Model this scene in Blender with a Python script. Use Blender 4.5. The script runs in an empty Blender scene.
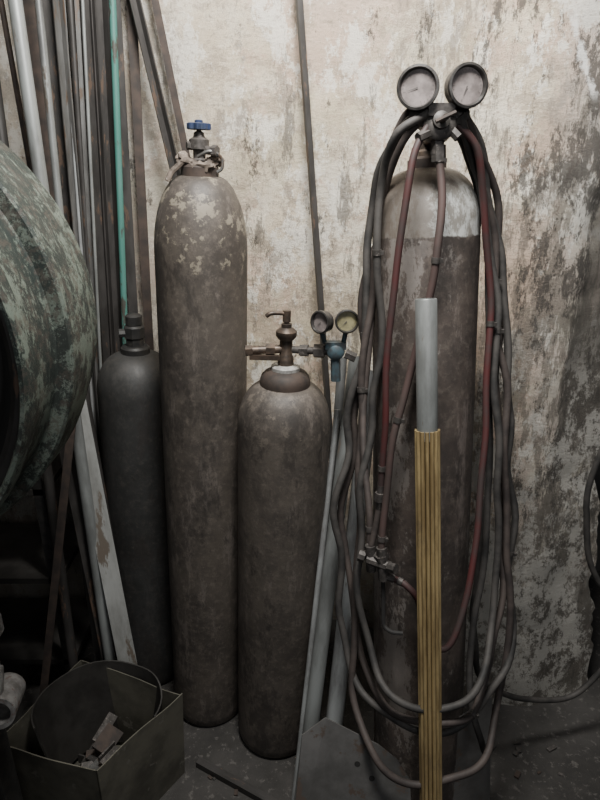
import bpy, math, random, bmesh
from mathutils import Vector, Matrix, noise
random.seed(7)
col=bpy.context.scene.collection
# ---------------- camera ----------------
cd=bpy.data.cameras.new("camera"); cam=bpy.data.objects.new("camera",cd); col.objects.link(cam)
cam.location=(0,0,1.75); cam.rotation_euler=(math.radians(68),0,0)
cd.sensor_fit='VERTICAL'; cd.sensor_height=36; cd.lens=36*628/800
bpy.context.scene.camera=cam

# ---------------- materials ----------------
class NB:
    def __init__(s,name):
        s.m=bpy.data.materials.new(name); s.m.use_nodes=True
        s.t=s.m.node_tree; s.n=s.t.nodes; s.l=s.t.links
        s.b=s.n['Principled BSDF']; s.tc=s.n.new('ShaderNodeTexCoord')
        s.sep=s.n.new('ShaderNodeSeparateXYZ'); s.l.new(s.tc.outputs['Object'],s.sep.inputs[0])
    def noise(s,scale,detail=6,rough=.6,stretch=None,dist=0,off=0):
        n=s.n.new('ShaderNodeTexNoise'); n.inputs['Scale'].default_value=scale
        n.inputs['Detail'].default_value=detail; n.inputs['Roughness'].default_value=rough
        n.inputs['Distortion'].default_value=dist
        mp=s.n.new('ShaderNodeMapping'); mp.inputs['Scale'].default_value=stretch or (1,1,1)
        mp.inputs['Location'].default_value=(off,off*.7,off*1.3)
        s.l.new(s.tc.outputs['Object'],mp.inputs[0]); s.l.new(mp.outputs[0],n.inputs['Vector'])
        return n.outputs['Fac']
    def rng(s,v,a,b,c=0,d=1):
        r=s.n.new('ShaderNodeMapRange'); r.interpolation_type='SMOOTHSTEP'
        s.l.new(v,r.inputs[0])
        for i,x in enumerate((a,b,c,d)): r.inputs[i+1].default_value=x
        return r.outputs[0]
    def math(s,op,a,b):
        m=s.n.new('ShaderNodeMath'); m.operation=op
        for i,x in enumerate((a,b)):
            if isinstance(x,(int,float)): m.inputs[i].default_value=x
            else: s.l.new(x,m.inputs[i])
        return m.outputs[0]
    def mix(s,f,a,b):
        m=s.n.new('ShaderNodeMix'); m.data_type='RGBA'
        if isinstance(f,(int,float)): m.inputs[0].default_value=f
        else: s.l.new(f,m.inputs[0])
        for i,x in ((6,a),(7,b)):
            if isinstance(x,tuple): m.inputs[i].default_value=(*x,1)
            else: s.l.new(x,m.inputs[i])
        return m.outputs[2]
    def done(s,c,rough=.6,metal=0.,bump=None,bs=.3,bd=.01):
        if isinstance(c,tuple): s.b.inputs['Base Color'].default_value=(*c,1)
        else: s.l.new(c,s.b.inputs['Base Color'])
        for k,v in (('Roughness',rough),('Metallic',metal)):
            if isinstance(v,(int,float)): s.b.inputs[k].default_value=v
            else: s.l.new(v,s.b.inputs[k])
        if bump is not None:
            b=s.n.new('ShaderNodeBump'); b.inputs['Strength'].default_value=bs; b.inputs['Distance'].default_value=bd
            s.l.new(bump,b.inputs['Height']); s.l.new(b.outputs[0],s.b.inputs['Normal'])
        return s.m

def simple(name,c1,c2,rough=.55,metal=0.,scale=25,chip=None,chipt=.62,stretch=None,bs=.25,bd=.003,off=0):
    q=NB(name); n=q.noise(scale,8,.65,stretch,off=off)
    c=q.mix(q.rng(n,.35,.65),c1,c2)
    if chip:
        k=q.noise(scale*1.7,10,.7,stretch,off=off+4); c=q.mix(q.rng(k,chipt,chipt+.04),c,chip)
    return q.done(c,rough,metal,n,bs,bd)

M={}
M['hose_black']=simple('hose_black_rubber',(.026,.025,.024),(.068,.062,.057),.68,scale=16,bs=.1)
M['hose_brown']=simple('hose_brown_rubber',(.036,.029,.027),(.076,.060,.053),.68,scale=16,bs=.1)
M['hose_red']=simple('hose_red_rubber',(.080,.018,.018),(.045,.032,.030),.62,scale=8,bs=.1)
M['hose_pink']=simple('hose_faded_red',(.085,.052,.047),(.058,.043,.038),.68,scale=12,bs=.1)
M['galv']=simple('galvanised_steel',(.42,.44,.44),(.20,.20,.20),.38,.3,scale=18,chip=(.15,.13,.11),chipt=.6,stretch=(1,1,.25))
M['galv_dull']=simple('dull_galvanised_steel',(.21,.22,.215),(.09,.09,.09),.42,.3,scale=16,chip=(.10,.085,.07),chipt=.56,stretch=(1,1,.25))
M['tube_grey']=simple('plain_grey_tube',(.27,.285,.28),(.15,.155,.15),.45,.3,scale=14,chip=(.17,.15,.13),chipt=.6,stretch=(1,1,.25))
M['steel_dark']=simple('dirty_steel',(.065,.06,.057),(.030,.028,.026),.5,.3,scale=16,chip=(.11,.075,.055),chipt=.58,stretch=(1,1,.3))
M['steel_mid']=simple('worn_steel',(.17,.17,.165),(.065,.062,.058),.42,.3,scale=14,chip=(.11,.08,.06),chipt=.55,stretch=(1,1,.2))
M['steel_pale']=simple('pale_dusty_steel',(.30,.305,.295),(.14,.14,.13),.5,.15,scale=9,chip=(.12,.10,.08),chipt=.54,stretch=(1,1,.3))
M['rust']=simple('rusty_iron',(.070,.050,.040),(.035,.029,.026),.7,.2,scale=20)
M['green']=simple('turquoise_paint',(.05,.17,.14),(.075,.19,.165),.5,0,scale=12,chip=(.06,.06,.05),chipt=.55,stretch=(1,1,.3))
M['brass']=simple('dirty_brass',(.12,.087,.065),(.055,.045,.038),.45,.5,scale=40)
M['cast']=simple('cast_metal_grey',(.21,.205,.20),(.10,.095,.09),.5,.3,scale=45,chip=(.13,.09,.08),chipt=.58)
M['cast_dark']=simple('cast_metal_dark',(.095,.085,.08),(.045,.041,.037),.55,.3,scale=60,chip=(.17,.15,.135),chipt=.58)
M['blue']=simple('blue_paint',(.02,.035,.09),(.025,.035,.06),.45,0,scale=40)
M['cyan']=simple('faded_blue_paint',(.06,.10,.12),(.05,.055,.058),.5,.2,scale=60)
M['black']=simple('black_metal',(.020,.020,.020),(.04,.038,.036),.5,.2,scale=40)
M['bezel']=simple('gauge_case',(.085,.08,.076),(.04,.038,.036),.35,.5,scale=50)
M['dial']=simple('dusty_dial',(.29,.25,.24),(.14,.12,.115),.4,0,scale=26,bs=0)
M['dial_y']=simple('yellowed_dial',(.30,.27,.15),(.18,.165,.10),.35,0,scale=40,bs=0)
M['marks']=simple('faded_print',(.07,.065,.06),(.10,.09,.085),.6,0,scale=40,bs=0)
M['cloth']=simple('dirty_rag',(.20,.16,.13),(.055,.043,.035),.9,0,scale=45,chip=(.45,.42,.37),chipt=.62)
M['white']=simple('white_ring_paint',(.42,.42,.40),(.2,.19,.18),.5,.1,scale=50)
M['plate']=simple('sheet_steel',(.16,.155,.15),(.09,.087,.083),.5,.25,scale=7,chip=(.11,.085,.07),chipt=.57)
M['tin']=simple('dull_tin',(.145,.137,.11),(.07,.066,.054),.5,.2,scale=6,chip=(.18,.17,.145),chipt=.6)
M['tin_in']=simple('grimy_tin',(.050,.047,.043),(.026,.024,.022),.6,.2,scale=9)
M['pit']=simple('dark_recess',(.024,.023,.022),(.016,.015,.014),.8,0,scale=9)
q=NB('tarnished_gold'); n=q.noise(30,8,.7,(1,1,.15)); k=q.noise(8,8,.7,(1,1,.6),off=3)
c=q.mix(q.rng(n,.4,.62),(.50,.38,.19),(.27,.195,.095)); c=q.mix(q.rng(k,.53,.66,0,.7),c,(.14,.11,.08))
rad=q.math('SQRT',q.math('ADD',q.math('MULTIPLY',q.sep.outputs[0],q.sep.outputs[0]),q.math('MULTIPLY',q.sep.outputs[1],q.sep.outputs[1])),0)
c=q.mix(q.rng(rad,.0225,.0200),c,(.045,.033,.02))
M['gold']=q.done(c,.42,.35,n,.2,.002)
def cylmat(name,c1,c2,chip,zlo,zhi,top=None,topz=9.,chipamt=.6,scr=(.2,.17,.15),off=0,topc2=(.24,.225,.20),fine=.55,flank=False):
    q=NB(name)
    a=q.noise(5,12,.75,off=off); c=q.mix(q.rng(a,.40,.60),c1,c2)
    f=q.noise(50,8,.8,off=off+1); c=q.mix(q.rng(f,.47,.68,0,fine),c,(.19,.16,.135))
    s=q.noise(9,12,.82,(1,1,.22),off=off+2); c=q.mix(q.rng(s,.55,.61,0,.45),c,scr)
    dk=q.noise(6,12,.8,(1,1,.45),off=off+8); c=q.mix(q.rng(dk,.52,.59,0,.6),c,(.030,.026,.024))
    z=q.sep.outputs[2]
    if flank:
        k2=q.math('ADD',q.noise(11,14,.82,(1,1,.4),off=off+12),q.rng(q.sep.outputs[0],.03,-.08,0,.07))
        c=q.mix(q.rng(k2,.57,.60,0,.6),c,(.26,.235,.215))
    k=q.noise(20,12,.72,off=off+3)
    zz=q.math('MULTIPLY',q.rng(z,zlo,zhi),.17)
    kk=q.math('ADD',k,zz)
    c=q.mix(q.rng(kk,.70,.74,0,chipamt),c,chip)
    h=q.math('ADD',a,q.math('MULTIPLY',f,.3))
    if top:
        w=q.noise(30,8,.7,off=off+5)
        e=q.math('ADD',z,q.math('MULTIPLY',w,.026))
        tc=q.mix(q.rng(q.noise(11,14,.85,(1,1,.4),off=off+6),.46,.53),top,topc2)
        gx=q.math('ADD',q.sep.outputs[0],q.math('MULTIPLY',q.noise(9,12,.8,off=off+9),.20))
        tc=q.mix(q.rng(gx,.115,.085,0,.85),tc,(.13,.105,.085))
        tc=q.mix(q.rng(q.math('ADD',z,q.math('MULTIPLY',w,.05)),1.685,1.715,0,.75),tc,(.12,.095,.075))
        c=q.mix(q.rng(e,topz+.005,topz+.010),c,tc)
    return q.done(c,q.rng(s,.3,.7,.46,.66),.05,h,.35,.006)
M['cyl_brown']=cylmat('cylinder_brown_worn',(.096,.082,.069),(.058,.050,.044),(.33,.29,.22),1.25,1.62,off=1)
M['cyl_mid']=cylmat('cylinder_grey_brown',(.106,.091,.077),(.066,.057,.050),(.20,.17,.14),.9,1.2,off=11,chipamt=.45)
M['cyl_dark']=cylmat('cylinder_dark_grey',(.036,.036,.035),(.026,.026,.025),(.06,.057,.055),.9,1.2,off=21,chipamt=.2,scr=(.05,.048,.046),fine=.15)
M['cyl_right']=cylmat('cylinder_red_brown',(.100,.080,.069),(.058,.048,.043),(.30,.27,.25),1.3,1.6,(.54,.55,.53),1.583,off=31,chipamt=.25,scr=(.24,.20,.18),flank=True)
# peeling painted drum
q=NB('peeling_green_paint'); a=q.noise(2.6,12,.75); k=q.noise(13,15,.84,(1,1.2,.8),off=5)
c=q.mix(q.rng(a,.4,.6),(.026,.036,.032),(.044,.048,.042)); c=q.mix(q.rng(q.math('ADD',k,q.math('MULTIPLY',a,.55)),.775,.80,0,.85),c,(.17,.205,.17))
c=q.mix(q.rng(q.noise(30,12,.85,off=9),.52,.55,0,.65),c,(.085,.07,.058))
c=q.mix(q.rng(q.noise(22,14,.88,(1,3,1),off=15),.555,.58,0,.7),c,(.23,.26,.22))
M['drum']=q.done(c,.6,.1,k,.5,.005)
# wall
q=NB('stained_plaster')
x,y,z=q.sep.outputs[0],q.sep.outputs[1],q.sep.outputs[2]
a=q.noise(2.0,12,.72,off=2); c=q.mix(q.rng(a,.42,.58),(.66,.555,.41),(.80,.73,.60))
p=q.noise(2.6,15,.8,off=8); c=q.mix(q.rng(p,.49,.54,0,.68),c,(.57,.40,.31))
gg=q.noise(2.2,15,.8,off=71); c=q.mix(q.rng(gg,.52,.56,0,.4),c,(.50,.46,.32))
p4=q.noise(7,15,.84,(1,1,1.6),off=51); c=q.mix(q.rng(p4,.515,.54,0,.65),c,(.42,.34,.26))
p2=q.noise(4.5,15,.82,(1.2,1.2,.8),off=15); c=q.mix(q.rng(p2,.52,.535,0,.85),c,(.86,.82,.73))
p3=q.noise(8,14,.84,(1,1,.5),off=19); c=q.mix(q.rng(p3,.55,.57,0,.72),c,(.31,.26,.21))
sp=q.noise(40,12,.85,(1,1,2.2),off=4); c=q.mix(q.rng(sp,.53,.60,0,.6),c,(.30,.245,.195))
left=q.rng(x,-.15,-.65); c=q.mix(q.math('MULTIPLY',left,.45),c,(.38,.37,.35))
right=q.rng(x,.56,.70); c=q.mix(q.math('MULTIPLY',right,.5),c,(.44,.44,.42))
st=q.noise(5,14,.82,(1.6,1.6,.35),off=23)
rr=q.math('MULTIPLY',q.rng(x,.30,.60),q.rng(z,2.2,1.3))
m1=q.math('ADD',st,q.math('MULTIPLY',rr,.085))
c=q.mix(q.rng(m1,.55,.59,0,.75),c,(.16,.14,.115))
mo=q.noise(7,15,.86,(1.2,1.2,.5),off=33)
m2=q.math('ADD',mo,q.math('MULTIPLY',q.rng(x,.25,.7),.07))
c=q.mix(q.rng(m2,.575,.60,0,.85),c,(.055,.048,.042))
cw=q.noise(8,15,.86,(1,1,.7),off=61)
cm=q.math('MULTIPLY',q.rng(cw,.50,.52),q.math('MULTIPLY',q.rng(x,.45,.52),q.rng(z,1.35,1.0)))
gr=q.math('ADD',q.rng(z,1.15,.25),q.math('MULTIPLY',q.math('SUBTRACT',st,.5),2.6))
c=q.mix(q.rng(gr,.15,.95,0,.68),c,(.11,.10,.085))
soot_shade=q.math('ADD',q.rng(q.math('ADD',x,q.math('MULTIPLY',st,.22)),.78,.87),q.math('MULTIPLY',q.math('SUBTRACT',mo,.5),2.2))
soot_shade=q.math('MULTIPLY',q.rng(soot_shade,.45,.85),q.math('MULTIPLY',q.rng(z,1.80,1.40,.3,1),q.rng(z,.70,1.0,.25,1)))
c=q.mix(q.math('MULTIPLY',soot_shade,.78),c,(.065,.058,.05))  # soot on the pier's turned side, with its shade painted into the colour
c=q.mix(q.math('MULTIPLY',cm,.62),c,(.60,.58,.53))
ln=q.math('ABSOLUTE',q.math('SUBTRACT',x,q.math('ADD',.652,q.math('MULTIPLY',q.math('SUBTRACT',1.95,z),.42))),0)
sk=q.math('MULTIPLY',q.rng(q.math('ADD',ln,q.math('MULTIPLY',q.math('SUBTRACT',cw,.5),.12)),.016,.008),q.math('MULTIPLY',q.rng(z,1.84,1.88),q.rng(z,2.05,2.0)))
c=q.mix(q.math('MULTIPLY',sk,.85),c,(.82,.81,.78))
hh=q.math('ADD',q.math('MULTIPLY',p2,1.),q.math('MULTIPLY',sp,.5))
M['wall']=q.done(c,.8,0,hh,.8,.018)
q=NB('dirty_concrete_floor'); a=q.noise(3,10,.7); b=q.noise(40,8,.75,off=3)
c=q.mix(q.rng(a,.35,.65),(.028,.026,.024),(.058,.054,.050)); c=q.mix(q.rng(b,.55,.62,0,.6),c,(.14,.13,.12))
M['floor']=q.done(c,.85,0,b,.5,.008)
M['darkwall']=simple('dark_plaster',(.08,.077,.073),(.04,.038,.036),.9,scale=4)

# ---------------- geometry helpers ----------------
def thing(name,label,cat,mat4=None,group=None):
    e=bpy.data.objects.new(name,None); e.empty_display_size=.05; col.objects.link(e)
    e.matrix_world=mat4 if mat4 else Matrix.Identity(4)
    e['label']=label; e['category']=cat
    if group: e['group']=group
    return e
def T(p): return Matrix.Translation(Vector(p))
def mesh(name,vf,m,parent=None,smooth=True,label=None,world=None,bevel=0):
    v,f=vf
    if world is not None:
        inv=world.inverted(); v=[inv@Vector(p) for p in v]
    me=bpy.data.meshes.new(name); me.from_pydata([tuple(p) for p in v],[],f); me.validate(); me.update()
    bm=bmesh.new(); bm.from_mesh(me); bmesh.ops.recalc_face_normals(bm,faces=bm.faces); bm.to_mesh(me); bm.free()
    me.materials.append(M[m])
    o=bpy.data.objects.new(name,me); col.objects.link(o)
    if parent: o.parent=parent
    if smooth:
        for p_ in me.polygons: p_.use_smooth=True
        try: me.set_sharp_from_angle(angle=math.radians(38))
        except Exception: pass
    if bevel:
        b=o.modifiers.new('bevel','BEVEL'); b.width=bevel; b.segments=2; b.limit_method='ANGLE'
    if label: o['label']=label
    return o
def lathe(prof,n=40,mat4=None):
    v=[];f=[];k=len(prof)
    for i in range(n):
        a=2*math.pi*i/n
        for r,z in prof: v.append(Vector((r*math.cos(a),r*math.sin(a),z)))
    for i in range(n):
        j=(i+1)%n
        for s in range(k-1):
            f.append((i*k+s,j*k+s,j*k+s+1,i*k+s+1))
    if prof[0][0]>1e-6: f.append([i*k for i in range(n)][::-1])
    if prof[-1][0]>1e-6: f.append([i*k+k-1 for i in range(n)])
    if mat4: v=[mat4@p for p in v]
    return v,f
def lathe_open(prof,n=40,mat4=None):
    v,f=lathe(prof,n,mat4)
    return v,[q_ for q_ in f if len(q_)==4]
def join(*vfs):
    V=[];F=[]
    for v,f in vfs:
        o=len(V); V+=list(v); F+=[tuple(i+o for i in q_) for q_ in f]
    return V,F
def frame(a,b):
    a=Vector(a);b=Vector(b); d=(b-a); L=d.length; zz=d/L
    ref=Vector((1,0,0)) if abs(zz.x)<.9 else Vector((0,0,1))
    xx=(ref-zz*ref.dot(zz)).normalized(); yy=zz.cross(xx)
    m=Matrix((xx,yy,zz)).transposed().to_4x4()
    return Matrix.Translation(a)@m, L
def rod(a,b,r,n=20,r2=None):
    m,L=frame(a,b); r2=r if r2 is None else r2
    return lathe([(r,0),(r2,L)],n,m)
def pipe(a,b,r,t=.003,n=24):
    m,L=frame(a,b)
    return lathe_open([(r-t,.0),(r,0),(r,L),(r-t,L),(r-t,0)],n,m)
def prism(poly,a,b,twist=0):
    m,L=frame(a,b); m=m@Matrix.Rotation(twist,4,'Z')
    n=len(poly); v=[m@Vector((p[0],p[1],0)) for p in poly]+[m@Vector((p[0],p[1],L)) for p in poly]
    f=[(i,(i+1)%n,(i+1)%n+n,i+n) for i in range(n)]+[tuple(range(n))[::-1],tuple(range(n,2*n))]
    return v,f
def Lsec(w,t): return [(0,0),(w,0),(w,t),(t,t),(t,w),(0,w)]
def flat(w,t): return [(-w/2,-t/2),(w/2,-t/2),(w/2,t/2),(-w/2,t/2)]
def box(c,s,rot=0):
    R=Matrix.Rotation(rot,3,'Z'); c=Vector(c)
    v=[c+R@Vector((sx*s[0]/2,sy*s[1]/2,sz*s[2]/2)) for sx in(-1,1) for sy in(-1,1) for sz in(-1,1)]
    return v,[(0,1,3,2),(4,6,7,5),(0,4,5,1),(2,3,7,6),(0,2,6,4),(1,5,7,3)]
def smoothpath(P,sub=8):
    P=[Vector(p) for p in P]; out=[]
    Q=[P[0]*2-P[1]]+P+[P[-1]*2-P[-2]]
    for i in range(1,len(Q)-2):
        p0,p1,p2,p3=Q[i-1:i+3]
        for s in range(sub):
            t=s/sub
            out.append(.5*((2*p1)+(-p0+p2)*t+(2*p0-5*p1+4*p2-p3)*t*t+(-p0+3*p1-3*p2+p3)*t**3))
    out.append(P[-1])
    for _ in range(3):
        out=[out[0]]+[(out[i-1]+out[i]*2+out[i+1])/4 for i in range(1,len(out)-1)]+[out[-1]]
    return out
def wobble(C,wob,seed):
    N=len(C)
    return [p+Vector((noise.noise(p*6+Vector((seed,0,0))),noise.noise(p*6+Vector((0,seed,0)))*.4,noise.noise(p*6+Vector((0,0,seed)))))*wob*min(1,i/8,(N-1-i)/8) for i,p in enumerate(C)]
def tube(P,r,n=12,sub=8,wob=0,seed=0):
    C=smoothpath(P,sub); v=[];f=[]
    if wob: C=wobble(C,wob,seed)
    t=(C[1]-C[0]).normalized(); u=t.orthogonal().normalized()
    for i,p in enumerate(C):
        t2=(C[min(i+1,len(C)-1)]-C[max(i-1,0)]).normalized()
        u=(u-t2*u.dot(t2)).normalized(); w=t2.cross(u)
        for j in range(n):
            a=2*math.pi*j/n; v.append(p+(u*math.cos(a)+w*math.sin(a))*r)
    for i in range(len(C)-1):
        for j in range(n):
            k=(j+1)%n; f.append((i*n+j,i*n+k,(i+1)*n+k,(i+1)*n+j))
    f.append(tuple(range(n))[::-1]); f.append(tuple(range((len(C)-1)*n,len(C)*n)))
    return v,f

# ---------------- room ----------------
plan=[(-1.7,2.03),(-.6,2.03),(.05,2.0),(.26,1.97),(.36,1.88),(.44,1.74),(.52,1.66),(.72,1.635),(.75,1.66),(.875,1.70)]
pl=[Vector(p) for p in plan]
def resample(pl,step):
    out=[]
    for a,b in zip(pl,pl[1:]):
        n=max(1,int((b-a).length/step))
        for i in range(n): out.append(a.lerp(b,i/n))
    out.append(pl[-1]); return out
pl=resample(pl,.018)
for _ in range(2): pl=[pl[0]]+[(pl[i-1]+pl[i]*2+pl[i+1])/4 for i in range(1,len(pl)-1)]+[pl[-1]]
nz=150; V=[];F=[]
for i,p in enumerate(pl):
    for j in range(nz+1):
        z=3.2*j/nz
        u_=max(0,(p.x-.55)/.31)
        xx=p.x+u_*(.12*max(0,1-z/1.1))+u_*.024*noise.noise(Vector((3,1,z*8)))+u_*.012*noise.noise(Vector((7,1,z*30)))
        d=noise.noise(Vector((p.x*2.2,5,z*2.2)))*.016+noise.noise(Vector((p.x*9,9,z*9)))*.007+noise.noise(Vector((p.x*25,9,z*25)))*.003
        V.append((xx,p.y+d-(.06*max(0,1-z/1.2)*min(1,max(0,(p.x-.2)/.3))),z))
k=nz+1
for i in range(len(pl)-1):
    for j in range(nz): F.append((i*k+j,(i+1)*k+j,(i+1)*k+j+1,i*k+j+1))
b=(len(pl)-1)*k; o=len(V)
for j in range(k):
    e=V[b+j]; V.append((e[0]+.01,2.6,e[2]))
for j in range(nz): F.append((b+j,o+j,o+j+1,b+j+1))
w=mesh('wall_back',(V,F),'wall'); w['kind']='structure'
w=mesh('wall_right',box((1.6,2.35,1.6),(3.2,.1,3.2)),'darkwall',smooth=False); w['kind']='structure'
w=mesh('wall_left',box((-1.75,.7,1.6),(.1,2.7,3.2)),'darkwall',smooth=False); w['kind']='structure'
fl=mesh('floor',box((.4,.9,-.05),(4.4,3.6,.1)),'floor',smooth=False); fl['kind']='structure'

# ---------------- gas cylinders ----------------
def bodyprof(R,zs,zt,rn):
    p=[(R*.72,.012),(R*.80,0),(R*.93,.004),(R*.985,.018),(R,.04)]
    p+=[(R,.04+(zs-.04)*i/20) for i in range(1,21)]
    for i in range(1,15):
        t=i/14*math.pi/2
        p.append((rn+(R-rn)*math.cos(t),zs+(zt-zs)*math.sin(t)))
    return p
def cylinder(label,a,top,R,zs,zt,rn,m,name='gas_cylinder'):
    mt,L=frame(a,top)
    e=thing(name,label,'gas cylinder',mt)
    mesh('body',lathe(bodyprof(R,zs,zt,rn),64),m,e)
    return e,mt
def wheel(rs,z0,z1,cx=0,cy=0):
    n=len(rs); v=[]
    for z,s in((z0,.86),(z0+.002,1),(z1-.002,1),(z1,.86)):
        for i in range(n):
            a=2*math.pi*i/n; v.append(Vector((cx+rs[i]*s*math.cos(a),cy+rs[i]*s*math.sin(a),z)))
    f=[]
    for k in range(3):
        for i in range(n): f.append((k*n+i,k*n+(i+1)%n,(k+1)*n+(i+1)%n,(k+1)*n+i))
    f+=[tuple(range(n))[::-1],tuple(range(3*n,4*n))]
    return v,f
# tall brown
e,mt=cylinder('tall brown steel gas cylinder with flaking cream paint, blue handwheel',(-.306,1.60,0),(-.243,1.62,1.7),.117,1.50,1.685,.042,'cyl_brown')
mesh('neck_collar',lathe([(.040,1.675),(.046,1.68),(.046,1.705),(.040,1.712),(.026,1.714)],32),'rust',e)
vb=mesh('valve',join(lathe([(.020,1.705),(.020,1.72),(.015,1.725),(.015,1.742),(.024,1.745),(.024,1.766),(.014,1.772),(.012,1.782),(.006,1.785),(.006,1.80)],20),
   rod((0,0,1.745),(.036,-.02,1.742),.010),rod((.034,-.019,1.742),(.046,-.024,1.742),.014,6),rod((0,0,1.752),(-.028,-.012,1.752),.010,6)),'cast_dark',e)
hw=[.026+.003*math.cos(2*math.pi*i/60*8) for i in range(60)]
mesh('handwheel',join(wheel(hw,1.787,1.803),lathe([(.010,1.801),(.010,1.808),(.006,1.810)],16)),'blue',vb,label='blue painted valve handwheel')
bm_v=[];bm_f=[];NU,NV=64,14
for i in range(NU):
    a=2*math.pi*i/NU
    for j in range(NV):
        b_=2*math.pi*j/NV
        nn=noise.noise(Vector((math.cos(a)*3.2,math.sin(a)*3.2,b_*.9)))
        R_=.037+.012*noise.noise(Vector((math.cos(a)*1.5+7,math.sin(a)*1.5,2))); rr_=.009+.012*nn
        bm_v.append(((R_+rr_*math.cos(b_)*1.5)*math.cos(a),(R_+rr_*math.cos(b_))*math.sin(a),1.714+rr_*math.sin(b_)*1.1+.009*math.sin(a*2+1)))
for i in range(NU):
    for j in range(NV): bm_f.append((i*NV+j,((i+1)%NU)*NV+j,((i+1)%NU)*NV+(j+1)%NV,i*NV+(j+1)%NV))
rg=thing('rag','dirty brown cloth strip tied round the tall cylinder valve','rag',mt)
mesh('cloth_ring',(bm_v,bm_f),'cloth',rg)
mesh('cloth_end',tube([(-.03,-.03,1.72),(-.047,-.035,1.705),(-.062,-.04,1.69),(-.07,-.045,1.672)],.007,8),'cloth',rg)
mesh('wire_tie',tube([(.0,-.03,1.728),(.03,-.03,1.742),(.055,-.02,1.728),(.057,-.02,1.705),(.045,-.02,1.695)],.004,8),'steel_mid',rg)

# short one in the middle
e,mt2=cylinder('short grey-brown gas cylinder with brass valve and regulator',(-.078,1.49,0),(-.036,1.50,1.25),.121,1.075,1.19,.056,'cyl_mid')
mesh('neck_collar',lathe([(.058,1.165),(.0635,1.172),(.0645,1.20),(.061,1.212),(.052,1.222),(.040,1.228),(.03,1.23)],40),'rust',e,label='dark rusty rounded neck collar')
mesh('neck_ring',lathe([(.034,1.226),(.037,1.229),(.037,1.237),(.032,1.241),(.02,1.242)],36),'white',e,label='whitish worn neck ring')
vb=mesh('valve',join(lathe([(.020,1.24),(.020,1.262),(.016,1.268),(.016,1.305),(.020,1.308),(.026,1.316),(.026,1.328),(.018,1.335),(.013,1.338),(.013,1.347),(.006,1.349),(.006,1.362)],20),
    rod((.01,0,1.283),(-.088,-.012,1.279),.0105,12),rod((-.028,-.004,1.281),(-.05,-.006,1.281),.0155,6),rod((-.082,-.012,1.279),(-.10,-.013,1.278),.014,6),
    box((-.052,-.018,1.264),(.075,.012,.012))),'brass',e)
mesh('handle',join(tube([(.004,0,1.37),(-.02,-.005,1.374),(-.040,-.01,1.373),(-.050,-.01,1.366)],.0055,10),rod((0,0,1.352),(0,0,1.380),.010,12)),'brass',vb,label='bent lever handle')

# small dark one at rear
e,mt3=cylinder('short dark grey gas cylinder standing behind the brown one',(-.535,1.76,0),(-.487,1.78,1.2),.118,1.07,1.185,.036,'cyl_dark')
mesh('neck_collar',lathe([(.040,1.172),(.042,1.18),(.042,1.20),(.036,1.206),(.02,1.207)],32),'black',e)
vb=mesh('valve',join(lathe([(.026,1.20),(.026,1.228),(.030,1.232),(.030,1.262),(.024,1.268)],8),rod((0,0,1.245),(-.042,-.015,1.245),.013,8)),'black',e)
mesh('valve_cap',lathe([(.019,1.266),(.024,1.27),(.024,1.295),(.018,1.30),(.01,1.302)],16),'black',vb)

# tall right one
e,mt4=cylinder('tall leaning brown oxygen cylinder with white painted shoulder',(.33,1.22,0),(.275,1.45,1.70),.118,1.61,1.72,.036,'cyl_right')
mesh('neck_collar',lathe([(.036,1.705),(.042,1.712),(.042,1.738),(.034,1.744),(.02,1.745)],32),'rust',e)
vb=mesh('valve',join(lathe([(.020,1.74),(.020,1.755),(.016,1.76),(.016,1.80),(.021,1.803),(.021,1.82),(.012,1.825)],20),rod((0,0,1.775),(0,-.055,1.785),.012)),'brass',e)
mesh('handwheel',wheel([.026+.002*math.cos(i*8*2*math.pi/48) for i in range(48)],1.823,1.835),'black',vb)

# ---------------- gauges & regulators ----------------
def gauge(parent,W,c,r,face_dir,dialmat,depth=.03,turn=0):
    c=Vector(c); d=Vector(face_dir).normalized()
    m,_=frame(c,c+d)
    g=mesh('gauge',lathe([(r*.3,-depth),(r*.85,-depth),(r*.95,-depth*.85),(r*.95,-.006),(r*1.04,-.005),(r*1.07,0),(r*1.05,.006),(r*.93,.007),(r*.86,.001),(r*.84,-.003),(0,-.003)],40,m),'bezel',parent,world=W)
    mesh('dial',lathe([(0,-.0015),(r*.845,-.0015),(r*.845,-.003)],40,m),dialmat,g,world=W)
    up=Vector((0,0,1)); yy=(up-d*up.dot(d)).normalized(); xx=yy.cross(d)
    m=Matrix((xx,yy,d)).transposed().to_4x4(); m.translation=c
    m=m@Matrix.Rotation(turn,4,'Z')
    mk=[]
    for i in range(21):
        a=math.radians(225-270*i/20); L=.14 if i%5==0 else .07
        mk.append(([m@Vector(((r*s)*math.cos(a)-w_*math.sin(a),(r*s)*math.sin(a)+w_*math.cos(a),-.0008)) for s,w_ in((.78-L,-.0003),(.78,-.0003),(.78,.0003),(.78-L,.0003))],[(0,1,2,3)]))
    mesh('scale_marks',join(*mk),'marks',g,world=W,smooth=False)
    a=math.radians(225)
    mesh('needle',([m@Vector(p) for p in((-.0012,.0008,0),(.0008,-.0012,0),(r*.62*math.cos(a),r*.62*math.sin(a),0),)],[(0,1,2)]),'marks',g,world=W,smooth=False)
    return g
W=T((.268,1.34,1.78))
rg=thing('pressure_regulator','grey cast regulator with two round dusty gauges on a cylinder','regulator',W)
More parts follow.
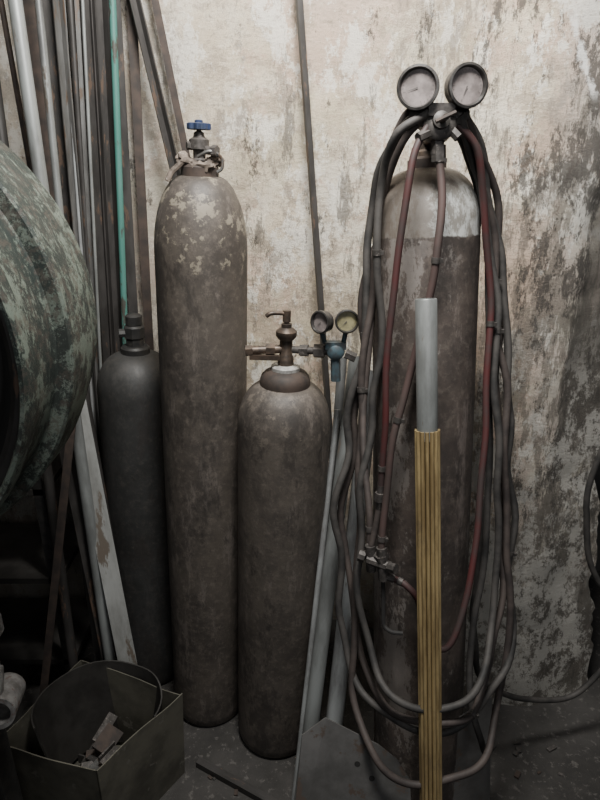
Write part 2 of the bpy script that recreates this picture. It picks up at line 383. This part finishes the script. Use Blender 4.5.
mesh('regulator_body',join(lathe([(.012,-.03),(.030,-.028),(.033,-.02),(.033,.010),(.027,.016),(.016,.018),(.016,.028),(.008,.032)],28,T((.268,1.325,1.79))@Matrix.Rotation(math.radians(75),4,'X')),
   rod((.268,1.40,1.775),(.268,1.34,1.785),.014,6),rod((.228,1.33,1.80),(.31,1.33,1.80),.015,8),rod((.245,1.33,1.812),(.222,1.327,1.845),.008),rod((.292,1.33,1.812),(.312,1.327,1.846),.008),
   rod((.268,1.325,1.775),(.268,1.32,1.735),.013,6),rod((.25,1.315,1.775),(.225,1.30,1.765),.010,6),rod((.285,1.32,1.785),(.305,1.31,1.765),.010,6),box((.268,1.32,1.815),(.05,.03,.022))),'cast_dark',rg,world=W)
mesh('adjusting_screw',join(rod((.268,1.30,1.795),(.268,1.262,1.80),.006,10),rod((.250,1.263,1.792),(.286,1.263,1.808),.004,8)),'rust',rg,world=W)
for a_,b_ in (((.270,1.32,1.752),(.272,1.317,1.722)),((.300,1.33,1.80),(.322,1.34,1.81)),((.236,1.33,1.80),(.216,1.34,1.808))):
    mesh('outlet_nut',rod(a_,b_,.0145,6),'cast_dark',rg,world=W)
gauge(rg,W,(.221,1.31,1.852),.0375,(-.30,-1,.08),'dial',turn=-.5)
gauge(rg,W,(.3135,1.31,1.855),.0375,(.22,-1,.08),'dial',turn=.4)
W=T((.084,1.46,1.30))
r2=thing('pressure_regulator','small faded blue regulator with two gauges beside short cylinder','regulator',W)
mesh('regulator_body',join(lathe([(.012,-.02),(.021,-.018),(.023,.0),(.021,.01),(.012,.016)],24,T((.086,1.455,1.29))@Matrix.Rotation(math.radians(80),4,'X')),
   rod((.06,1.458,1.31),(.05,1.452,1.345),.006),rod((.105,1.458,1.31),(.11,1.452,1.345),.006),rod((.086,1.455,1.27),(.088,1.45,1.215),.012,8),box((.086,1.455,1.305),(.05,.022,.018))),'cyan',r2,world=W)
mesh('inlet_pipe',join(rod((-.018,1.482,1.285),(.07,1.458,1.288),.0095,12),rod((.0,1.477,1.285),(.02,1.471,1.286),.015,6),rod((.035,1.467,1.287),(.06,1.461,1.288),.0175,6)),'cast_dark',r2,world=W)
mesh('outlet_nut',rod((.11,1.452,1.285),(.135,1.447,1.275),.012,6),'cast_dark',r2,world=W)
gauge(r2,W,(.049,1.44,1.366),.026,(-.85,-1,.15),'dial',.022)
gauge(r2,W,(.1105,1.44,1.368),.027,(.05,-1,.1),'dial_y',.022)

# ---------------- hoses ----------------
hs=[0]
def hose(P,r,m,label,clamps=(),name='hose',wob=.012):
    o=Vector(P[0]); W=T(o); hs[0]+=1.7
    e=thing(name,label,'hose',W)
    mesh('hose_tube',tube(P,r,12,wob=wob,seed=hs[0]),m,e,world=W)
    C=wobble(smoothpath(P),wob,hs[0]) if wob else smoothpath(P); N=len(C)
    for t in clamps:
        i=int(t*(N-2)); a=C[i]; d=(C[i+1]-a).normalized()
        mesh('hose_clamp',join(rod(a-d*.006,a+d*.006,r*1.22,14),box(a+Vector((r*1.2,-r*.6,0)),(.007,.007,.008))),'cast_dark',e,world=W)
    return e
H1=[(.258,1.345,1.805),(.217,1.34,1.802),(.183,1.36,1.752),(.159,1.41,1.643),(.150,1.40,1.495),(.143,1.38,1.34),(.118,1.36,1.149),(.086,1.32,.955),(.094,1.28,.75),(.114,1.22,.565),(.18,1.12,.50),(.3,1.06,.50),(.43,1.10,.51),(.512,1.20,.584),(.532,1.28,.75),(.504,1.32,1.01),(.473,1.36,1.25),(.451,1.4,1.451),(.428,1.42,1.601),(.383,1.4,1.743),(.321,1.37,1.815)]
H2=[(.252,1.32,1.815),(.201,1.31,1.771),(.178,1.36,1.665),(.170,1.34,1.481),(.163,1.32,1.209),(.150,1.26,.979),(.144,1.2,.737),(.166,1.13,.621),(.2255,1.065,.574),(.311,1.055,.561),(.4025,1.08,.601),(.4666,1.22,.737),(.4565,1.28,1.032),(.435,1.34,1.329),(.415,1.38,1.542),(.362,1.36,1.705),(.307,1.32,1.807)]
H3=[(.253,1.32,1.80),(.2095,1.29,1.716),(.1955,1.275,1.536),(.1836,1.255,1.332),(.1817,1.235,1.174),(.180,1.225,1.043)]
H4=[(.2915,1.33,1.80),(.345,1.33,1.743),(.383,1.35,1.628),(.4124,1.35,1.437),(.4196,1.30,1.217),(.4118,1.24,.991),(.3777,1.16,.758),(.335,1.13,.67),(.291,1.145,.69),(.275,1.15,.79),(.245,1.16,.825),(.212,1.18,.833)]
H5=[(.244,1.35,1.818),(.194,1.37,1.75),(.172,1.385,1.645),(.156,1.38,1.43),(.150,1.35,1.20),(.1384,1.29,.967),(.1428,1.24,.7125),(.132,1.17,.496),(.1716,1.060,.41),(.253,1.03,.37),(.343,1.03,.38),(.4347,1.06,.40),(.494,1.16,.48),(.511,1.24,.721),(.49,1.30,1.021),(.452,1.36,1.323),(.4207,1.4,1.56),(.364,1.38,1.753),(.317,1.35,1.814)]
H6=[(.272,1.318,1.735),(.279,1.29,1.6525),(.2738,1.272,1.568),(.268,1.268,1.488),(.2514,1.265,1.393),(.2227,1.245,1.256),(.200,1.228,1.156),(.193,1.215,1.046),(.186,1.20,.96),(.184,1.19,.905)]
H8=[(.455,1.34,.95),(.455,1.32,.70),(.47,1.32,.50),(.541,1.35,.315),(.69,1.4,.215),(.827,1.44,.189),(.907,1.45,.281),(.970,1.46,.429),(.99,1.5,.75)]
H9=[(.90,1.48,1.35),(.84,1.48,1.17),(.79,1.48,1.0),(.785,1.48,.8155),(.83,1.47,.649),(.93,1.47,.505),(1.05,1.5,.45)]
hose(H1,.0088,'hose_black','long dusty black rubber hose looped over the oxygen cylinder',(.25,.72),wob=.026)
hose(H2,.0084,'hose_black','weathered rubber hose hanging in an inner loop',(.18,.83),wob=.022)
hose(H3,.0074,'hose_red','thin red rubber hose hanging down the cylinder side',(.96,),wob=.008)
hose(H4,.0077,'hose_red','dirty red hose curving round to the valve coupling',(.30,.97),wob=.010)
hose(H5,.0087,'hose_brown','thick brown-black hose forming the lowest hanging loop',(.22,.88),wob=.018)
hose(H6,.0080,'hose_pink','faded reddish brown hose from the regulator outlet',(.02,.28,.62,.97),wob=0)
hose(H8,.0084,'hose_black','black hose sagging along the stained wall base',())
hose(H9,.0084,'hose_black','black hose hanging beside the wall corner',(.3,))
H10=[(p[0]+.016,p[1]-.006,p[2]-.006) for p in H1[:6]]+[(.148,1.35,1.20),(.150,1.28,1.06),(.158,1.235,.97),(.160,1.22,.905)]
hose(H10,.0078,'hose_brown','brown hose running down beside the black one',(.97,),wob=.006)
H11=[(.262,1.36,1.822),(.225,1.365,1.815),(.19,1.40,1.74),(.172,1.42,1.62),(.158,1.415,1.48),(.152,1.40,1.30),(.128,1.37,1.09),(.112,1.33,.90),(.125,1.27,.70),(.155,1.19,.56),(.22,1.09,.515),(.32,1.045,.525),(.40,1.085,.535),(.465,1.19,.62),(.49,1.28,.80),(.482,1.34,1.05),(.462,1.385,1.28),(.438,1.42,1.47),(.41,1.425,1.63),(.365,1.395,1.76),(.312,1.375,1.822)]
hose(H11,.0084,'hose_brown','grimy hose doubled up with the black loop',(.6,),wob=.030)
H12=[(.30,1.36,1.79),(.35,1.385,1.735),(.392,1.40,1.61),(.425,1.395,1.42),(.445,1.36,1.22),(.452,1.31,1.0),(.44,1.26,.80),(.41,1.19,.62),(.425,1.12,.45),(.47,1.15,.32),(.52,1.22,.25)]
hose(H12,.0080,'hose_black','black hose trailing down towards the floor',(.42,),wob=.014)
# couplings / torch valves
W=T((.188,1.19,.87))
tv=thing('hose_coupling','dark twin hose coupling with small valve knobs','coupling',W)
mesh('coupling_body',join(rod((.160,1.205,.905),(.165,1.20,.84),.012,10),rod((.184,1.19,.91),(.192,1.18,.83),.0125,10),rod((.155,1.20,.872),(.205,1.175,.868),.012,8),rod((.183,1.19,.892),(.186,1.19,.88),.017,6),rod((.192,1.18,.84),(.214,1.18,.832),.010,8)),'cast_dark',tv,world=W)
mesh('valve_knob',rod((.150,1.205,.873),(.136,1.21,.876),.014,8),'cast_dark',tv,world=W)
mesh('valve_knob',rod((.20,1.17,.872),(.214,1.157,.876),.012,8),'cast_dark',tv,world=W)
mesh('hook_rod',tube([(.190,1.18,.835),(.193,1.175,.78),(.194,1.165,.73),(.197,1.16,.712),(.212,1.15,.705),(.238,1.145,.705)],.0048,8),'pit',tv,world=W,label='thin black bent rod')
W=T((.18,1.225,1.02))
tv=thing('hose_coupling','small brass hose connector on the red hose','coupling',W)
mesh('connector',join(rod((.18,1.225,1.05),(.178,1.222,.985),.0075,10),rod((.18,1.224,1.032),(.179,1.223,1.012),.0125,6)),'cast_dark',tv,world=W)
mesh('hose_tail',tube([(.178,1.222,.99),(.172,1.215,.95),(.163,1.205,.905)],.0075,10),'hose_brown',tv,world=W)

# ---------------- gold pole ----------------
a=Vector((.325,.96,.0)); b=Vector((.248,1.22,1.472)); mt,L=frame(a,b)
e=thing('curtain_pole','grey tube joined to tarnished gold fluted pole, leaning on cylinder','pole',mt)
NF=14; fl_=[]
for i in range(NF*10):
    t=2*math.pi*i/(NF*10); fl_.append((.0192+.0073*abs(math.cos(NF*t/2))**.6,t))
zs=[0,.4,.8,1.205,1.23]; v=[];f=[];n=len(fl_)
for z in zs:
    for r,t in fl_: v.append(Vector((r*math.cos(t),r*math.sin(t),z)))
for k in range(len(zs)-1):
    for i in range(n): f.append((k*n+i,k*n+(i+1)%n,(k+1)*n+(i+1)%n,(k+1)*n+i))
f+=[tuple(range(n))[::-1],tuple(range((len(zs)-1)*n,len(zs)*n))]
mesh('fluted_sleeve',(v,f),'gold',e,label='tarnished gold fluted tube')
mesh('top_tube',lathe([(.021,1.21),(.0215,1.225),(.0215,L-.002),(.020,L),(.017,L),(.017,L-.1),(.0,L-.1)],32),'tube_grey',e,label='plain dull grey steel tube')

# ---------------- bars leaning on the wall ----------------
def bar(name,label,cat,kind,a,b,m,group=None,tw=0,**k):
    W,L=frame(a,b)
    if kind=='pipe': vf=pipe((0,0,0),(0,0,L),k['r'],k.get('t',.003))
    elif kind=='rod': vf=rod((0,0,0),(0,0,L),k['r'])
    else: vf=prism(k['sec'],(0,0,0),(0,0,L),tw)
    o=mesh(name,vf,m,None,smooth=kind in('pipe','rod')); o.matrix_world=W
    o['label']=label;o['category']=cat
    if group:o['group']=group
    return o
G='metal stock leaning on the wall'
bar('steel_pipe','pale galvanised pipe leaning against the wall','pipe','pipe',(-.60,1.53,0),(-.70,1.80,2.45),'tube_grey',G,r=.017)
bar('steel_pipe','slim galvanised pipe beside dark bars','pipe','pipe',(-.655,1.62,.0),(-.650,1.86,2.5),'galv_dull',G,r=.010)
bar('steel_pipe','dark pipe standing close to the painted drum','pipe','pipe',(-.72,1.52,0),(-.77,1.80,2.4),'steel_dark',G,r=.015)
bar('steel_rod','thin rusty rod crossing the pale pipe','metal bar','rod',(-.60,1.60,0),(-.76,1.84,2.4),'rust',G,r=.007)
bar('angle_bar','worn steel angle bar leaning on the wall','metal bar','sec',(-.70,1.86,0),(-.625,1.95,2.5),'steel_mid',G,sec=Lsec(.022,.004),tw=-2.2)
bar('steel_rod','thin shiny steel rod','metal bar','rod',(-.71,1.82,0),(-.612,1.955,2.45),'galv',G,r=.0045)
bar('steel_rod','thin dull steel rod beside the angle bars','metal bar','rod',(-.695,1.84,0),(-.590,1.95,2.5),'steel_dark',G,r=.009)
bar('steel_rod','thin bright steel rod among dark angles','metal bar','rod',(-.685,1.80,0),(-.545,1.93,2.5),'tube_grey',G,r=.0045)
bar('flat_bar','narrow silvery flat bar','metal bar','sec',(-.70,1.83,0),(-.567,1.945,2.5),'steel_mid',G,sec=flat(.012,.004),tw=.2)
bar('angle_bar','dark rusty angle bar leaning on the wall','metal bar','sec',(-.665,1.92,0),(-.54,1.965,2.6),'steel_dark',G,sec=Lsec(.032,.004),tw=-2.3)
bar('angle_bar','dark wide steel angle against the plaster','metal bar','sec',(-.64,1.93,0),(-.505,1.975,2.6),'steel_dark',G,sec=Lsec(.036,.004),tw=-2.4)
bar('flat_bar','wide dark flat bar behind the galvanised pipes','metal bar','sec',(-.74,1.92,0),(-.655,1.97,2.6),'steel_dark',G,sec=flat(.045,.006),tw=.1)
bar('flat_bar','second wide dark flat bar behind the pipes','metal bar','sec',(-.79,1.92,0),(-.72,1.97,2.6),'rust',G,sec=flat(.05,.006),tw=.1)
bar('green_pipe','thin turquoise painted pipe among the bars','pipe','pipe',(-.625,1.885,0),(-.465,1.945,2.6),'green',G,r=.0095)
bar('flat_bar','brown rusty flat bar next to the turquoise pipe','metal bar','sec',(-.53,1.94,0),(-.435,1.97,2.6),'rust',G,sec=flat(.026,.006),tw=.1)
bar('flat_bar','dark grey flat bar behind the short dark cylinder','metal bar','sec',(-.58,1.945,0),(-.478,1.975,2.6),'steel_dark',G,sec=flat(.028,.006),tw=.1)
bar('angle_bar','brown angle bar slanting behind the tall cylinder','metal bar','sec',(-.04,1.83,0),(-.525,1.96,2.6),'steel_dark',G,sec=Lsec(.022,.004),tw=-2.35)
bar('flat_bar','flat bar slanting behind the tall cylinder','metal bar','sec',(-.06,1.90,0),(-.465,1.98,2.6),'rust',G,sec=flat(.020,.005))
bar('steel_pole','long dark square steel pole leaning upright on the plaster','pole','sec',(.17,1.85,0),(-.03,1.95,2.45),'steel_dark',None,sec=flat(.016,.016),tw=.35)
bar('angle_bar','pale wide flat steel bar leaning beside the dark cylinder','metal bar','sec',(-.505,1.46,0),(-.70,1.77,1.42),'steel_pale',G,sec=flat(.055,.006),tw=.35)
bar('flat_bar','rusty flat bar leaning below the drum','metal bar','sec',(-.80,1.34,0),(-.57,1.60,1.32),'rust',G,sec=flat(.022,.005))
bar('angle_bar','grimy angle bar leaning below the drum','metal bar','sec',(-.60,1.56,0),(-.735,1.72,1.5),'steel_dark',G,sec=Lsec(.03,.004),tw=-2.2)
bar('flat_bar','narrow worn flat bar between two angle bars','metal bar','sec',(-.66,1.58,0),(-.72,1.76,1.6),'steel_dark',G,sec=flat(.016,.005),tw=.3)
bar('steel_pipe','dull grey pipe behind the pale flat bar','pipe','pipe',(-.56,1.62,0),(-.67,1.78,1.45),'steel_dark',G,r=.014)
G2='galvanised pipes between the cylinders'
bar('steel_pipe','grey galvanised pipe leaning between the cylinders','pipe','pipe',(-.005,1.17,.0),(.150,1.57,1.24),'tube_grey',G2,r=.021)
bar('steel_pipe','bright galvanised pipe leaning between the cylinders','pipe','pipe',(.068,1.20,.0),(.195,1.60,1.19),'galv',G2,r=.024)
bar('steel_pipe','thin dark pipe leaning beside the short cylinder','pipe','pipe',(.03,1.27,0),(.115,1.62,1.22),'galv_dull',G2,r=.013)
bar('steel_rod','thin steel rod leaning beside the short cylinder','metal bar','rod',(-.02,1.22,0),(.100,1.54,1.10),'galv',G2,r=.008)

# ---------------- painted drum machine ----------------
cx,cz=-.872,1.435
W=T((cx,1.2,0))
e=thing('drum_machine','large round dark green drum machine with peeling paint','machine',W)
Mx=Matrix.Translation((cx,0,cz))@Matrix.Rotation(math.radians(-90),4,'X')
mesh('drum_shell',lathe_open([(.424,.975),(.425,.938),(.429,.930),(.436,.930),(.440,.938),(.440,.965),(.430,.972),(.430,1.02),(.431,1.06),(.432,1.078),(.435,1.081),(.457,1.083),(.462,1.088),(.462,1.20),(.458,1.205),(.444,1.207),(.442,1.30),(.40,1.345),(.25,1.37),(.02,1.38)],128,Mx),'drum',e,world=W)
mesh('front_rim',lathe_open([(.395,.985),(.398,.968),(.408,.962),(.420,.964),(.423,.985)],96,Mx),'steel_dark',e,world=W,label='dark steel opening rim')
mesh('inner_face',lathe_open([(.398,.975),(.380,.99),(.37,1.03),(.35,1.05),(.20,1.06),(.19,1.02),(.06,1.02),(.05,.99),(0,.99)],80,Mx),'pit',e,world=W,label='dark recessed inner face')
mesh('stand',join(box((-1.14,1.26,.02),(.34,.4,.04)),box((-1.16,1.28,.5),(.12,.14,.96)),box((-1.10,1.36,1.02),(.3,.06,.3))),'black',e,world=W,smooth=False,bevel=.004)

# dark rack below the drum
W=T((-1.0,1.8,0))
e=thing('storage_rack','low dark steel rack with grimy shelves','shelf',W)
for x_,y_ in ((-1.3,1.62),(-1.3,1.90),(-.79,1.62),(-.79,1.90)):
    mesh('post',prism(Lsec(.03,.004),(x_,y_,0),(x_,y_,.95)),'black',e,world=W,smooth=False)
for z_ in (.15,.48,.80):
    mesh('shelf_board',box((-1.03,1.775,z_),(.55,.31,.02)),'tin_in',e,world=W,smooth=False)
W=T((-.9,1.76,.81))
e=thing('metal_box','small grimy metal box on the rack','box',W)
mesh('box_body',box((-.88,1.76,.86),(.14,.16,.095)),'black',e,world=W,smooth=False,bevel=.004)
mesh('box_lid',box((-.88,1.76,.913),(.15,.17,.012)),'black',e,world=W,smooth=False,bevel=.002)

# ---------------- sharp-cornered tin bin with curved band inside ----------------
A=Vector((-.505,1.10,0));B=Vector((-.335,1.34,0));C_=Vector((-.665,1.475,0));D=Vector((-.80,1.18,0))
cen=(A+B+C_+D)/4; W=T(cen)
e=thing('tin_container','rough open sheet metal container with flat front sides','container',W)
def wallsheet(p,q2,h,seed,t=.003):
    nx,nzz=12,6; d=(q2-p); nrm=Vector((d.y,-d.x,0)).normalized(); v=[];f=[]
    for L_ in (0,1):
        for i in range(nx+1):
            for j in range(nzz+1):
                u=i/nx; z=h*j/nzz
                top=.006*noise.noise(Vector((u*3,seed,1)))*(j/nzz)**3
                bulge=.008*noise.noise(Vector((u*2.2,seed+4,z*5)))*math.sin(math.pi*u)
                pt=p+d*u+nrm*(bulge+L_*t)+(p+d*u-cen)*(-.06*(1-z/h))
                v.append((pt.x,pt.y,z+top))
    m_=(nx+1)*(nzz+1)
    for L_ in (0,1):
        for i in range(nx):
            for j in range(nzz):
                a0=L_*m_+i*(nzz+1)+j; f.append((a0,a0+nzz+1,a0+nzz+2,a0+1))
    for i in range(nx):
        a0=i*(nzz+1)+nzz; f.append((a0,a0+nzz+1,a0+nzz+1+m_,a0+m_))
    return v,f
mesh('bin_wall',join(wallsheet(D,A,.315,1.3),wallsheet(A,B,.315,5.2),wallsheet(B,C_,.30,8.8),wallsheet(C_,D,.30,12.1),
   ([tuple(cen+(p-cen)*.94+Vector((0,0,.012))) for p in (A,B,C_,D)],[(0,1,2,3)])),'tin',e,world=W)
ctr=Vector((-.560,1.300,0))
arc=[Vector((ctr.x+.180*math.cos(t),ctr.y+.155*math.sin(t),0)) for t in [math.radians(215-d*8.3) for d in range(0,29)]]
V=[];F=[]
for off_ in (0,.004):
    for p in arc:
        d=(p-ctr).normalized()
        for z_,k_ in ((.03,.74),(.15,.83),(.25,.91),(.322,.955)):
            q_=ctr+(p-ctr)*k_+d*off_
            V.append((q_.x,q_.y,z_+(.008*noise.noise(p*9) if z_>.3 else 0)))
na=len(arc)
for L_ in (0,1):
    for i in range(na-1):
        for j in range(3):
            a0=L_*na*4+i*4+j; F.append((a0,a0+4,a0+5,a0+1))
for i in range(na-1):
    F.append((i*4+3,i*4+7,na*4+i*4+7,na*4+i*4+3)); F.append((i*4,i*4+4,na*4+i*4+4,na*4+i*4))
for i in (0,na-1):
    for j in range(3): F.append((i*4+j,i*4+j+1,na*4+i*4+j+1,na*4+i*4+j))
ls=thing('curved_sheet','curved grimy metal band standing inside the container','metal sheet',T(ctr))
mesh('sheet_band',(V,F),'tin_in',ls,world=T(ctr))
Gs='metal scraps in the tin'
for i in range(30):
    a=random.uniform(0,6.28); r_=random.uniform(0,.085)
    p=Vector((-.555,1.255,0))+Vector((r_*math.cos(a),r_*math.sin(a),.09+.12*random.random()))
    W=T(p)@Matrix.Rotation(random.uniform(0,3),4,'Z')@Matrix.Rotation(random.uniform(-.5,.5),4,'X')
    kind=random.choice(('scrap_plate','scrap_plate','scrap_strip','scrap_angle'))
    s=random.uniform(.04,.075)
    if kind=='scrap_plate': vf=box((0,0,0),(s*1.2,s*.8,.006))
    elif kind=='scrap_strip': vf=box((0,0,0),(s*1.3,s*.4,.012))
    else: vf=prism(Lsec(s*.5,.005),(-s*.7,0,0),(s*.7,0,0))
    o=mesh('metal_scrap',vf,random.choice(('steel_dark','steel_dark','cast_dark','steel_mid','rust')),smooth=False,bevel=.001); o.matrix_world=W
    o['label']='small offcut of dirty steel lying in the tin'; o['category']='scrap metal'; o['group']=Gs
# cast fitting beside
W=T((-.66,1.0,0))
e=thing('pipe_vise','grey cast metal vise block with round pipe mouth','vise',W)
mesh('vise_body',join(box((-.70,1.03,.80),(.12,.10,.05)),box((-.69,1.04,.72),(.06,.06,.16)),rod((-.665,1.03,.72),(-.655,.985,.665),.03),box((-.68,1.03,.86),(.09,.07,.05),.3)),'cast',e,world=W,smooth=False,bevel=.006)
mesh('pipe_mouth',pipe((-.650,1.06,.63),(-.632,.97,.650),.036,.010,32),'cast',e,world=W)
mesh('stand',join(box((-.74,1.07,.32),(.07,.07,.64)),box((-.78,1.05,.015),(.14,.14,.03))),'black',e,world=W,smooth=False,bevel=.005)

# ---------------- steel sheets in front ----------------
def sheet(poly,nrm,t=.003):
    nrm=Vector(nrm).normalized()*t; n=len(poly)
    v=[Vector(p) for p in poly]+[Vector(p)+nrm for p in poly]
    return v,[(i,(i+1)%n,(i+1)%n+n,i+n) for i in range(n)]+[tuple(range(n))[::-1],tuple(range(n,2*n))]
W=T((.1,1.1,0))
e=thing('sheet_steel','bent grey sheet steel offcut with bolt holes leaning on pipes','metal sheet',W)
n_=Vector((-.12,-1,.36)).normalized()
def onp(x,z):
    y=1.105-(n_.x*(x-.17)+n_.z*(z-.41))/n_.y
    return (x,y,z)
pA=onp(.062,.0); pB=onp(.062,.455)
poly=[pA,onp(.275,.0),onp(.272,.20),onp(.266,.33),onp(.235,.375),onp(.19,.405),pB]
mesh('right_leaf',sheet(poly,n_,.004),'plate',e,world=W,smooth=False)
mesh('left_leaf',sheet([(-.04,pA[1]-.02,0),pA,pB,(.005,pB[1]-.015,.415)],(.15,-1,.3),.004),'plate',e,world=W,smooth=False)
for x_,z_ in ((.140,.355),(.175,.325)):
    p=Vector(onp(x_,z_))+n_*.0035
    mesh('bolt_hole',rod(p,p+n_*.0012,.007,16),'pit',e,world=W)
o=mesh('metal_sheet',sheet([(.40,1.13,0),(.52,1.16,0),(.50,1.23,.42),(.41,1.20,.38)],(0,-1,.1)),'plate',smooth=False)
o['label']='narrow dark steel sheet leaning behind the hose loops'; o['category']='metal sheet'

# floor debris
Gd='debris on the floor'
for i in range(30):
    x_=random.uniform(-.30,-.06) if i%3 else random.uniform(.5,.85); y_=random.uniform(1.08,1.34) if i%3 else random.uniform(1.2,1.45)
    s=random.uniform(.005,.016)
    o=mesh('debris_chip',box((0,0,s*.3),(s*random.uniform(1,2.6),s,s*.6)),random.choice(('steel_dark','cast_dark','rust')),smooth=False,bevel=.001)
    o.matrix_world=T((x_,y_,0))@Matrix.Rotation(random.uniform(0,3),4,'Z')
    o['label']='small chip of metal debris on the dirty floor'; o['category']='debris'; o['group']=Gd
bar('flat_bar','flat steel strip lying on the floor','metal bar','sec',(-.31,1.36,.012),(-.06,1.22,.012),'steel_dark',None,sec=flat(.022,.022))

# ---------------- light ----------------
def area(name,loc,tgt,e,size,colr=(1,1,1)):
    l=bpy.data.lights.new(name,'AREA'); l.energy=e; l.size=size; l.color=colr
    o=bpy.data.objects.new(name,l); o.location=loc; col.objects.link(o)
    o.rotation_euler=(Vector(tgt)-Vector(loc)).to_track_quat('-Z','Y').to_euler()
area('ceiling_lamp',(.05,.90,2.85),(.15,1.95,1.95),74,.45,(1,.98,.94))
area('fill_light',(.4,-1.2,2.5),(.20,1.6,1.4),14,1.1,(.97,.98,1))  # unseen fill lamp, added behind the camera to lift the cylinder fronts
wd=bpy.data.worlds.new('world'); bpy.context.scene.world=wd; wd.use_nodes=True
wd.node_tree.nodes['Background'].inputs[0].default_value=(.8,.9,1,1)
wd.node_tree.nodes['Background'].inputs[1].default_value=.035
